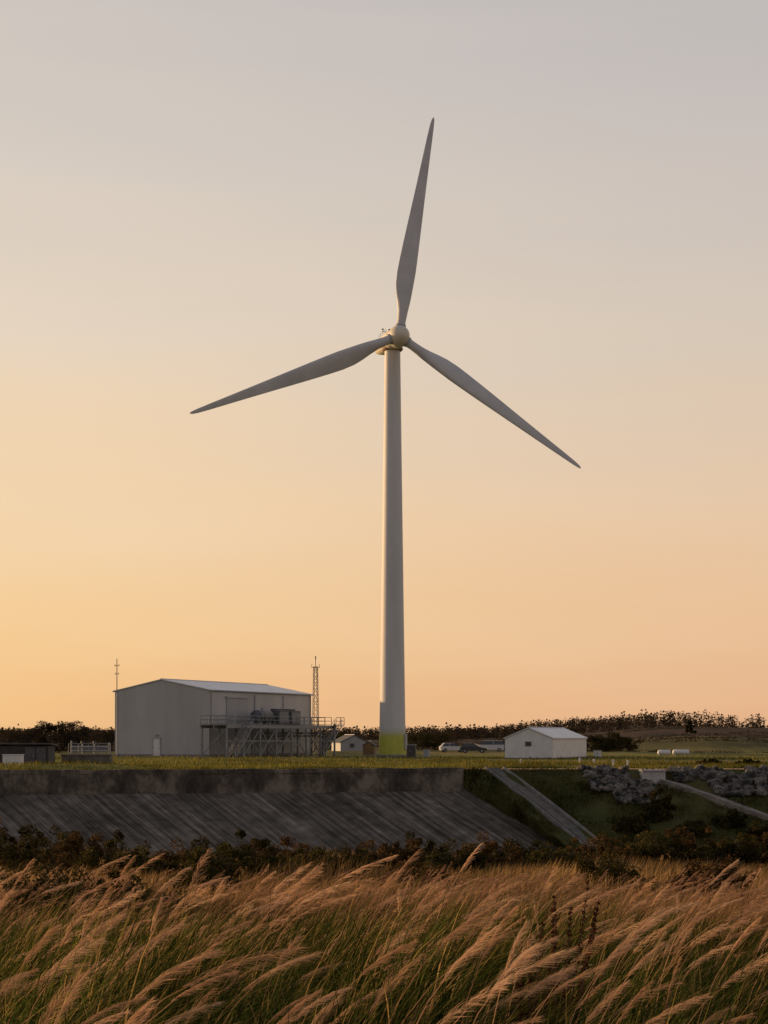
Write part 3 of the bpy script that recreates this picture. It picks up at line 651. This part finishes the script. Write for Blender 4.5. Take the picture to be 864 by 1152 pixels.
for k in range(6500):
    Y = g_.uniform(285,560); x = g_.uniform(-.26,.3)*Y
    if wob(x*.4,Y,.03,12) < .12: continue
    cs.append((x,Y,gh(x,Y)-.1)); rs.append(g_.uniform(.8,2.4))
V_, F_, A_ = leaves(cs, rs, 30, .2, 13, .25); o = npmesh('heath_scrub', V_, F_, M['leaf_heath'], None, A_); tag(o, 'low scattered scrub over the moor', 'scrub', kind='stuff')

def shrub(px, toppy, Y, w_, seed, label, m='leaf_shrub', z=None, x=None, grp=None):
    x_ = X(px,Y) if x is None else x; z = fh(x_,Y) if z is None else z; hh = Z(toppy,Y)-z; g_ = random.Random(seed)
    s = thing('shrub', (x_,Y,z), 0, label, 'shrub', grp)
    b = MB()
    for k in range(9):
        a_ = g_.uniform(0,6.28); q = g_.uniform(.15,.45)*w_; b.tube((0,0,-.2),(math.cos(a_)*q,math.sin(a_)*q,hh*g_.uniform(.6,.9)),.03,.008,n=5)
    b.build('stem', M['bark'], s)
    cs = []; rs = []
    for k in range(int(26+w_*9)):
        a_ = g_.uniform(0,6.28); q = math.sqrt(g_.random()); top = hh*(1-.5*q*q)*(.9+.35*wob(q*3*math.cos(a_), q*3*math.sin(a_), 1, seed))
        cs.append((math.cos(a_)*q*w_/2, math.sin(a_)*q*w_/3, top*g_.uniform(.15,1))); rs.append(min(hh*.24, g_.uniform(.16,.42)))
    V_, F_, A_ = leaves(cs, rs, 120, .035+Y*.00042, seed, .9); npmesh('foliage', V_, F_, M[m], s, A_)
row = [(-12,924,104,5),(22,928,98,4.6),(58,922,106,5),(90,930,96,4.4),(128,940,90,4.2),(165,950,86,3.2),(200,950,92,3.4),(246,938,84,3.8),(280,932,88,3.8),(318,934,96,4.4),(352,948,90,3.0),(392,946,88,3.6),(436,940,94,4.4),(478,939,96,4.4),(515,948,92,3.2),(548,934,98,4.4),(588,942,100,4.0),(628,948,96,3.4),(668,936,102,4.8),(700,930,108,4.8),(738,932,104,4.6),(776,928,106,4.8),(815,936,104,4.6),(850,930,106,4.8),(884,934,104,4.4)]
for i, (px, py, Y, w_) in enumerate(row): shrub(px, py, Y, w_, 200+i, 'brown leafy shrub in the row below the concrete apron, %s from the left' % od[i], ['leaf_shrub','leaf_olive','leaf_olive'][(i*7)%3])
near = [(10,968,44,3.4),(62,974,46,3.6),(112,978,43,3.2),(158,988,47,2.8)]
for i, (px, py, Y, w_) in enumerate(near): shrub(px, py, Y, w_, 300+i, 'dark shrub rising from the tall grass at left, %s from the left' % od[i], 'leaf_dark')
mid = [(232,956,70,3.0),(470,960,72,3.0),(690,954,74,3.2),(800,956,72,3.2)]
for i, (px, py, Y, w_) in enumerate(mid): shrub(px, py, Y, w_, 400+i, 'rounded brown shrub standing forward of the shrub row, %s from the left' % od[i], ['leaf_olive','leaf_shrub'][i%2])
crest = [(72,158,.6,1.6),(797,172,.5,2.4),(842,166,.6,2.6)]
for i, (px, Y, hh, w_) in enumerate(crest):
    x_ = X(px,Y); zz = gh(x_,Y); shrub(0, HY-(zz+hh-H)*F/Y, Y, w_, 500+i, 'low tuft of scrub on the plateau turf, %s from the left' % od[i], 'leaf_olive', zz-.05, x_)
p = plane_pt(*onb(741, 925)); shrub(0, 884, p.y, 2.4, 330, 'dark rounded shrub on the bank below the culvert block', 'leaf_olive', p.z-.1, p.x)
for i,(px,py) in enumerate(((712,936),(780,940),(822,930),(856,944))):
    p = plane_pt(*onb(px, py)); shrub(0, py-20, p.y, 2.6, 340+i, 'low shrub near the foot of the right bank, %s from the left' % od[i], 'leaf_olive', p.z-.1, p.x)
for i, (px, toppy, Y) in enumerate([(628,985,12.5),(590,1040,11)]):
    x_ = X(px,Y); z = fh(x_,Y); hh = Z(toppy,Y)-z; s = thing('dock_weed', (x_,Y,z), 0, ['tall dark rusty weed standing in the grass right of centre','shorter dark rusty weed leaning beside the tall one'][i], 'weed')
    b = MB(); cs = []; rs = []; g_ = random.Random(i+9)
    for k in range(7):
        a_ = g_.uniform(0,6.28); e = Vector((math.cos(a_)*.16+.12, math.sin(a_)*.14, hh*g_.uniform(.75,1))); st = Vector((0,0,0)); b.tube(st, e, .006, .003, n=5)
        for q in range(22): f = .4+.6*q/21; pp = st.lerp(e, f); cs.append(tuple(pp)); rs.append(.014+.026*(1-f))
    b.build('stem', M['bark'], s); V_, F_, A_ = leaves(cs, rs, 16, .012, 50+i); npmesh('seed_head', V_, F_, M['leaf_red'], s, A_)

# ------------------------------------------------------------------ grasses
def fhv(x, y):
    return np.array([fh(a_, b__) for a_, b__ in zip(x, y)])
def sample_field(n_, ya, yb, p=1.0, margin=1.25, clump=None):
    y = (ya**(p+1)+(yb**(p+1)-ya**(p+1))*rng.uniform(0,1,n_))**(1/(p+1)); x = rng.uniform(-.216,.216,n_)*margin*y + rng.uniform(-.6,.6,n_)
    if clump:
        s, th, seed = clump
        k = np.array([wob(a_, b__, s, seed) for a_, b__ in zip(x, y)]) + rng.normal(0,.1,n_) > th; x, y = x[k], y[k]
    return x, y
def lean_dirs(n_, spread=.5):
    a_ = rng.normal(.0, spread, n_); return np.stack([np.cos(a_), np.sin(a_), np.zeros(n_)], 1)
def blades(name, x, y, z, hgt, wid, bend, m, K=5, spread=.5, label='', cat='grass', attr=None):
    n_ = len(x); base = np.stack([x,y,z],1); ld = lean_dirs(n_, spread); t = np.linspace(0,1,K)[None,:,None]
    Hh = hgt[:,None,None]; B = bend[:,None,None]
    P = base[:,None,:]+np.array([0,0,1])*Hh*(t-.32*B*t**3)+ld[:,None,:]*Hh*B*.7*t**2.1
    a_ = rng.uniform(0,np.pi,n_); wd = np.stack([np.cos(a_),np.sin(a_),np.zeros(n_)],1)[:,None,:]
    wt = (wid[:,None,None]*(1-t**1.6)*.5+.0004)
    V_ = np.stack([P-wd*wt, P+wd*wt],2).reshape(-1,3)
    idx = np.arange(n_*K*2).reshape(n_,K,2)
    F_ = np.stack([idx[:,:-1,0],idx[:,:-1,1],idx[:,1:,1],idx[:,1:,0]],-1).reshape(-1,4)
    A_ = np.repeat(rng.uniform(0,1,n_) if attr is None else attr, K*2)
    o = npmesh(name, V_, F_, m, None, A_); tag(o, label, cat, kind='stuff'); return o
M['g_green'] = leafmat('green blades', [(0,(.018,.028,.007)),(.42,(.055,.082,.016)),(.72,(.15,.17,.035)),(.86,(.38,.28,.08)),(1,(.62,.38,.15))], .5, .9, .3)
M['g_dry'] = leafmat('dry tan blades', [(0,(.15,.085,.038)),(.6,(.38,.22,.105)),(1,(.6,.37,.18))], .45, .12, .3)
M['g_meadow'] = leafmat('meadow blades', [(0,(.14,.085,.032)),(.5,(.38,.23,.09)),(1,(.64,.41,.18))], .45, .07, .45)
M['g_short'] = leafmat('short turf blades', [(0,(.07,.085,.015)),(.6,(.19,.19,.035)),(1,(.46,.34,.09))], .5, .06, .35)
M['g_bank'] = leafmat('bank grass blades', [(0,(.05,.055,.015)),(.6,(.115,.115,.03)),(1,(.24,.17,.06))], .45, .3, .35)
M['plume'] = leafmat('feathery plumes', [(0,(.5,.29,.165)),(.5,(.7,.44,.265)),(1,(.9,.64,.42))], .55, 1.2, .8)
M['plume_far'] = leafmat('feathery plumes further off', [(0,(.36,.195,.11)),(.5,(.58,.34,.2)),(1,(.84,.55,.34))], .5, .35, .4)
x, y = sample_field(72000, 4.6, 26, .5); z = fhv(x,y)
ck = np.array([.8+.7*wob(a_,b__,.9,61) for a_,b__ in zip(x,y)])
blades('tall_grass', x, y, z, rng.uniform(.7,1.6,len(x))*ck, rng.uniform(.005,.012,len(x))*(1+y/25), rng.uniform(.3,1.3,len(x)), M['g_green'], K=6, spread=.8, label='long green grass blades bent by the wind in the foreground')
x, y = sample_field(42000, 20, 60, 1.0); z = fhv(x,y)
ck = np.array([.8+.8*wob(a_,b__,.3,62) for a_,b__ in zip(x,y)])
blades('dry_grass', x, y, z, rng.uniform(.5,1.1,len(x))*ck, rng.uniform(.01,.02,len(x)), rng.uniform(.3,1.1,len(x)), M['g_dry'], K=4, spread=.7, label='tan dry grass beyond the plumes')
x, y = sample_field(60000, 60, 128, 1.0); z = fhv(x,y)
ck = np.array([.95+1.1*wob(a_,b__,.12,63) for a_,b__ in zip(x,y)])
blades('meadow_grass', x, y, z, rng.uniform(.4,1.1,len(x))*ck, rng.uniform(.025,.045,len(x)), rng.uniform(.2,.8,len(x)), M['g_meadow'], K=3, spread=.9, label='rough tan meadow grass in front of the apron')
n_ = 60000; d_ = rng.uniform(0,1,n_)**1.8*95+.1; y0_ = 150+d_; x = rng.uniform(-.24,.25,n_)*y0_; y = np.array([front(a_) for a_ in x])+d_
z = np.array([gh(a_,b__) for a_,b__ in zip(x,y)])
hk = np.array([.5+1.3*max(0,wob(a_,b__,.4,31)+.2) for a_,b__ in zip(x,y)])
blades('turf', x, y, z, rng.uniform(.12,.45,n_)*hk, rng.uniform(.03,.06,n_), rng.uniform(.2,1,n_), M['g_short'], K=3, spread=1.5, label='short yellow green turf on the plateau above wall')
n_ = 36000; t = rng.uniform(0,1,n_); px = rng.uniform(560,960,n_)+t*60
k = ~(((px-t*60>648)&(px-t*60<726)&(t<.3))|((px-t*60>750)&(t<.36))) | (rng.uniform(0,1,n_)<.08); t = t[k]; px = px[k]; y = 152-13*t; x = (px-432)/F*y
sel = px>RP0+RP1*t+15; x, y, z = x[sel], y[sel], -6.3*t[sel]
wx = []
for _ in range(4500):
    s = rnd.random(); k = rnd.random()*25; i0 = int(k); fr = k-i0; seg = 0 if rnd.random() < .75 else 1
    pa = profs[seg][i0].lerp(profs[seg][min(25,i0+1)], fr); pb = profs[seg+1][i0].lerp(profs[seg+1][min(25,i0+1)], fr); wx.append(pa.lerp(pb, s)[:])
wx = np.array(wx); x = np.concatenate([x, wx[:,0]]); y = np.concatenate([y, wx[:,1]]); z = np.concatenate([z, wx[:,2]])
hk = np.array([.55+1.2*max(0,wob(a_,b__,.6,71)+.2) for a_,b__ in zip(x,y)])
blades('bank_grass', x, y, z, rng.uniform(.15,.55,len(x))*hk, rng.uniform(.03,.06,len(x)), rng.uniform(.3,1,len(x)), M['g_bank'], K=3, spread=1.5, label='rough grass growing on the right bank')

def plumes(name, x, y, hgt, bend, M_, lp, bl, bw, m, label, spread=.55):
    n_ = len(x); z = fhv(x,y); base = np.stack([x,y,z],1); ld = lean_dirs(n_, spread)
    Hh = hgt; B = bend
    def pos(t):
        return base[:,None,:]+np.array([0,0,1])*(Hh[:,None]*(t-.24*B[:,None]*t**3.0))[...,None]+ld[:,None,:]*(Hh[:,None]*B[:,None]*.62*t**2.4)[...,None]
    def tan(t):
        v = np.array([0,0,1])*((1-.72*B[:,None]*t**2.0))[...,None]+ld[:,None,:]*(B[:,None]*1.49*t**1.4)[...,None]
        return v/np.linalg.norm(v,axis=-1,keepdims=True)
    t0 = 1-lp/Hh
    u = rng.uniform(0,1,(n_,M_)); t = t0[:,None]+(1-t0[:,None])*u
    p = pos(t); T_ = tan(t); rd = rng.normal(size=(n_,M_,3)); rd -= (rd*T_).sum(-1,keepdims=True)*T_; rd /= np.linalg.norm(rd,axis=-1,keepdims=True)
    L_ = bl*(.3+.9*np.sin(np.pi*np.clip(u*.8+.12,0,1)))*rng.uniform(.4,1.25,(n_,M_))*(lp/np.mean(lp))[:,None]
    wind = ld[:,None,:]*.35; opn = rng.uniform(.25,.65,n_)[:,None,None]
    d0 = T_+rd*opn+wind*.5; d0 /= np.linalg.norm(d0,axis=-1,keepdims=True); d1 = T_*.9+rd*opn*.6+wind*1.2+np.array([0,0,-.2]); d1 /= np.linalg.norm(d1,axis=-1,keepdims=True)
    q1 = p+d0*(L_*.5)[...,None]; q2 = q1+d1*(L_*.65)[...,None]
    wv = np.cross(d0, rng.normal(size=(n_,M_,3))); wv /= np.linalg.norm(wv,axis=-1,keepdims=True)
    bwv = (bw*rng.uniform(.7,1.3,n_))[:,None,None]
    V_ = np.stack([p-wv*bwv*.4, p+wv*bwv*.4, q1-wv*bwv, q1+wv*bwv, q2-wv*bwv*.3, q2+wv*bwv*.3],2).reshape(-1,3)
    idx = np.arange(n_*M_*6).reshape(-1,6); F_ = np.concatenate([idx[:,[0,1,3,2]], idx[:,[2,3,5,4]]])
    ar = rng.uniform(0,1,n_)[:,None]*.6+rng.uniform(0,.4,(n_,M_)); A_ = np.repeat(ar.ravel(), 6)
    K = 8; ts = np.linspace(0,1,K)[None,:]*np.ones((n_,1)); P = pos(ts)
    parts_v = [V_]; parts_f = [F_]; parts_a = [A_]; off = len(V_)
    for wdir in (np.array([1,0,0]), np.array([0,1,0])):
        w_ = (.003*(1-.6*ts)*(1+y[:,None]/30))[...,None]*wdir
        v2 = np.stack([P-w_, P+w_],2).reshape(-1,3); id2 = np.arange(n_*K*2).reshape(n_,K,2)+off
        parts_v.append(v2); parts_f.append(np.stack([id2[:,:-1,0],id2[:,:-1,1],id2[:,1:,1],id2[:,1:,0]],-1).reshape(-1,4)); parts_a.append(np.repeat(rng.uniform(0,.5,n_),K*2)); off += len(v2)
    o = npmesh(name, np.concatenate(parts_v), np.concatenate(parts_f), m, None, np.concatenate(parts_a)); tag(o, label, 'grass', kind='stuff')
x, y = sample_field(75, 6.0, 11, .9)
plumes('plume_grass', x, y, rng.uniform(1.0,1.75,len(x)), rng.uniform(.45,1.05,len(x)), 240, rng.uniform(.28,.44,len(x)), .075, .0007, M['plume'], 'large feathery tan grass plumes nearest the camera')
x, y = sample_field(460, 11, 22, .9, clump=(.6,-.12,33))
plumes('plume_grass', x, y, 1.05+1.0*rng.uniform(0,1,len(x))**1.7, rng.uniform(.4,1.1,len(x)), 120, rng.uniform(.26,.46,len(x)), .075, .0013, M['plume'], 'feathery tan grass plumes in the middle of the field')
x, y = sample_field(2300, 22, 58, .9, clump=(.2,-.06,35))
plumes('plume_grass', x, y, rng.uniform(1.0,1.75,len(x)), rng.uniform(.4,1.1,len(x)), 36, rng.uniform(.28,.45,len(x)), .08, .0038, M['plume_far'], 'small distant tan grass plumes at the back of the field')

# ------------------------------------------------------------------ light
elev = R(8); az = R(60)
S = Vector((-math.sin(az)*math.cos(elev), math.cos(az)*math.cos(elev), math.sin(elev)))
sd = bpy.data.lights.new('sun', 'SUN'); sd.energy = 4.5; sd.angle = R(1.2); sd.color = (1,.62,.3)
so = bpy.data.objects.new('sun', sd); COL.objects.link(so); so.rotation_euler = S.to_track_quat('Z','Y').to_euler(); so.location = (-50,0,50)
wd = bpy.data.worlds.new('World'); scene.world = wd; wd.use_nodes = True
t = wd.node_tree; N = t.nodes; L = t.links; N.clear()
out = N.new('ShaderNodeOutputWorld'); tc = N.new('ShaderNodeTexCoord'); sp = N.new('ShaderNodeSeparateXYZ'); L.new(tc.outputs['Generated'], sp.inputs[0])
def lin(c): return tuple((v/255/12.92 if v/255 <= .04045 else ((v/255+.055)/1.055)**2.4) for v in c)
mp = N.new('ShaderNodeMapping'); mp.inputs['Scale'].default_value = (1.2,1.2,11); L.new(tc.outputs['Generated'], mp.inputs[0])
ns = N.new('ShaderNodeTexNoise'); ns.inputs['Scale'].default_value = 2.4; ns.inputs['Detail'].default_value = 5; L.new(mp.outputs[0], ns.inputs['Vector'])
m1 = N.new('ShaderNodeMath'); m1.operation = 'MULTIPLY_ADD'; m1.inputs[1].default_value = .08; m1.inputs[2].default_value = -.04; L.new(ns.outputs['Fac'], m1.inputs[0])
el = N.new('ShaderNodeMath'); el.operation = 'ADD'; L.new(sp.outputs[2], el.inputs[0]); L.new(m1.outputs[0], el.inputs[1])
def skyramp(cols):
    return ramp(N, [(p, lin(c)) for p, c in cols])
rl = skyramp([(0,(240,190,134)),(.015,(246,197,138)),(.06,(248,206,150)),(.12,(246,214,172)),(.22,(234,215,193)),(.3,(218,207,195)),(.4,(203,195,190)),(.7,(135,137,148)),(1,(100,108,130))])
rr = skyramp([(0,(228,177,136)),(.015,(233,184,143)),(.06,(235,194,154)),(.12,(232,201,169)),(.22,(216,201,185)),(.3,(205,195,188)),(.4,(192,187,186)),(.7,(130,132,145)),(1,(95,103,126))])
rb = skyramp([(0,(170,150,144)),(.1,(174,158,153)),(.3,(162,157,159)),(1,(105,112,132))])
for q in (rl, rr, rb): L.new(el.outputs[0], q.inputs[0])
mr = N.new('ShaderNodeMapRange'); mr.interpolation_type = 'SMOOTHSTEP'; mr.inputs[1].default_value = -.3; mr.inputs[2].default_value = .26; L.new(sp.outputs[0], mr.inputs[0])
mx = N.new('ShaderNodeMix'); mx.data_type = 'RGBA'; L.new(mr.outputs[0], mx.inputs[0]); L.new(rl.outputs[0], mx.inputs[6]); L.new(rr.outputs[0], mx.inputs[7])
mr2 = N.new('ShaderNodeMapRange'); mr2.interpolation_type = 'SMOOTHSTEP'; mr2.inputs[1].default_value = .7; mr2.inputs[2].default_value = -.5; L.new(sp.outputs[1], mr2.inputs[0])
mx2 = N.new('ShaderNodeMix'); mx2.data_type = 'RGBA'; L.new(mr2.outputs[0], mx2.inputs[0]); L.new(mx.outputs[2], mx2.inputs[6]); L.new(rb.outputs[0], mx2.inputs[7])
bg = N.new('ShaderNodeBackground'); bg.inputs[1].default_value = .97; L.new(mx2.outputs[2], bg.inputs[0])
sk = N.new('ShaderNodeTexSky'); sk.sky_type = 'NISHITA'; sk.sun_disc = False; sk.sun_elevation = elev; sk.sun_rotation = R(300); sk.dust_density = 2
bg2 = N.new('ShaderNodeBackground'); bg2.inputs[1].default_value = .003; L.new(sk.outputs[0], bg2.inputs[0])
ad = N.new('ShaderNodeAddShader'); L.new(bg.outputs[0], ad.inputs[0]); L.new(bg2.outputs[0], ad.inputs[1]); L.new(ad.outputs[0], out.inputs[0])

# ------------------------------------------------------------------ camera
cd = bpy.data.cameras.new('camera'); cam = bpy.data.objects.new('camera', cd); COL.objects.link(cam)
cam.location = (0,0,H); cam.rotation_euler = (R(90),0,0)
cd.sensor_fit = 'AUTO'; cd.sensor_width = 36; cd.lens = F/1152*36; cd.shift_y = (HY-576)/1152; cd.clip_start = .1; cd.clip_end = 20000
scene.camera = cam
scene.view_settings.view_transform = 'Standard'; scene.view_settings.look = 'None'; scene.view_settings.exposure = 0
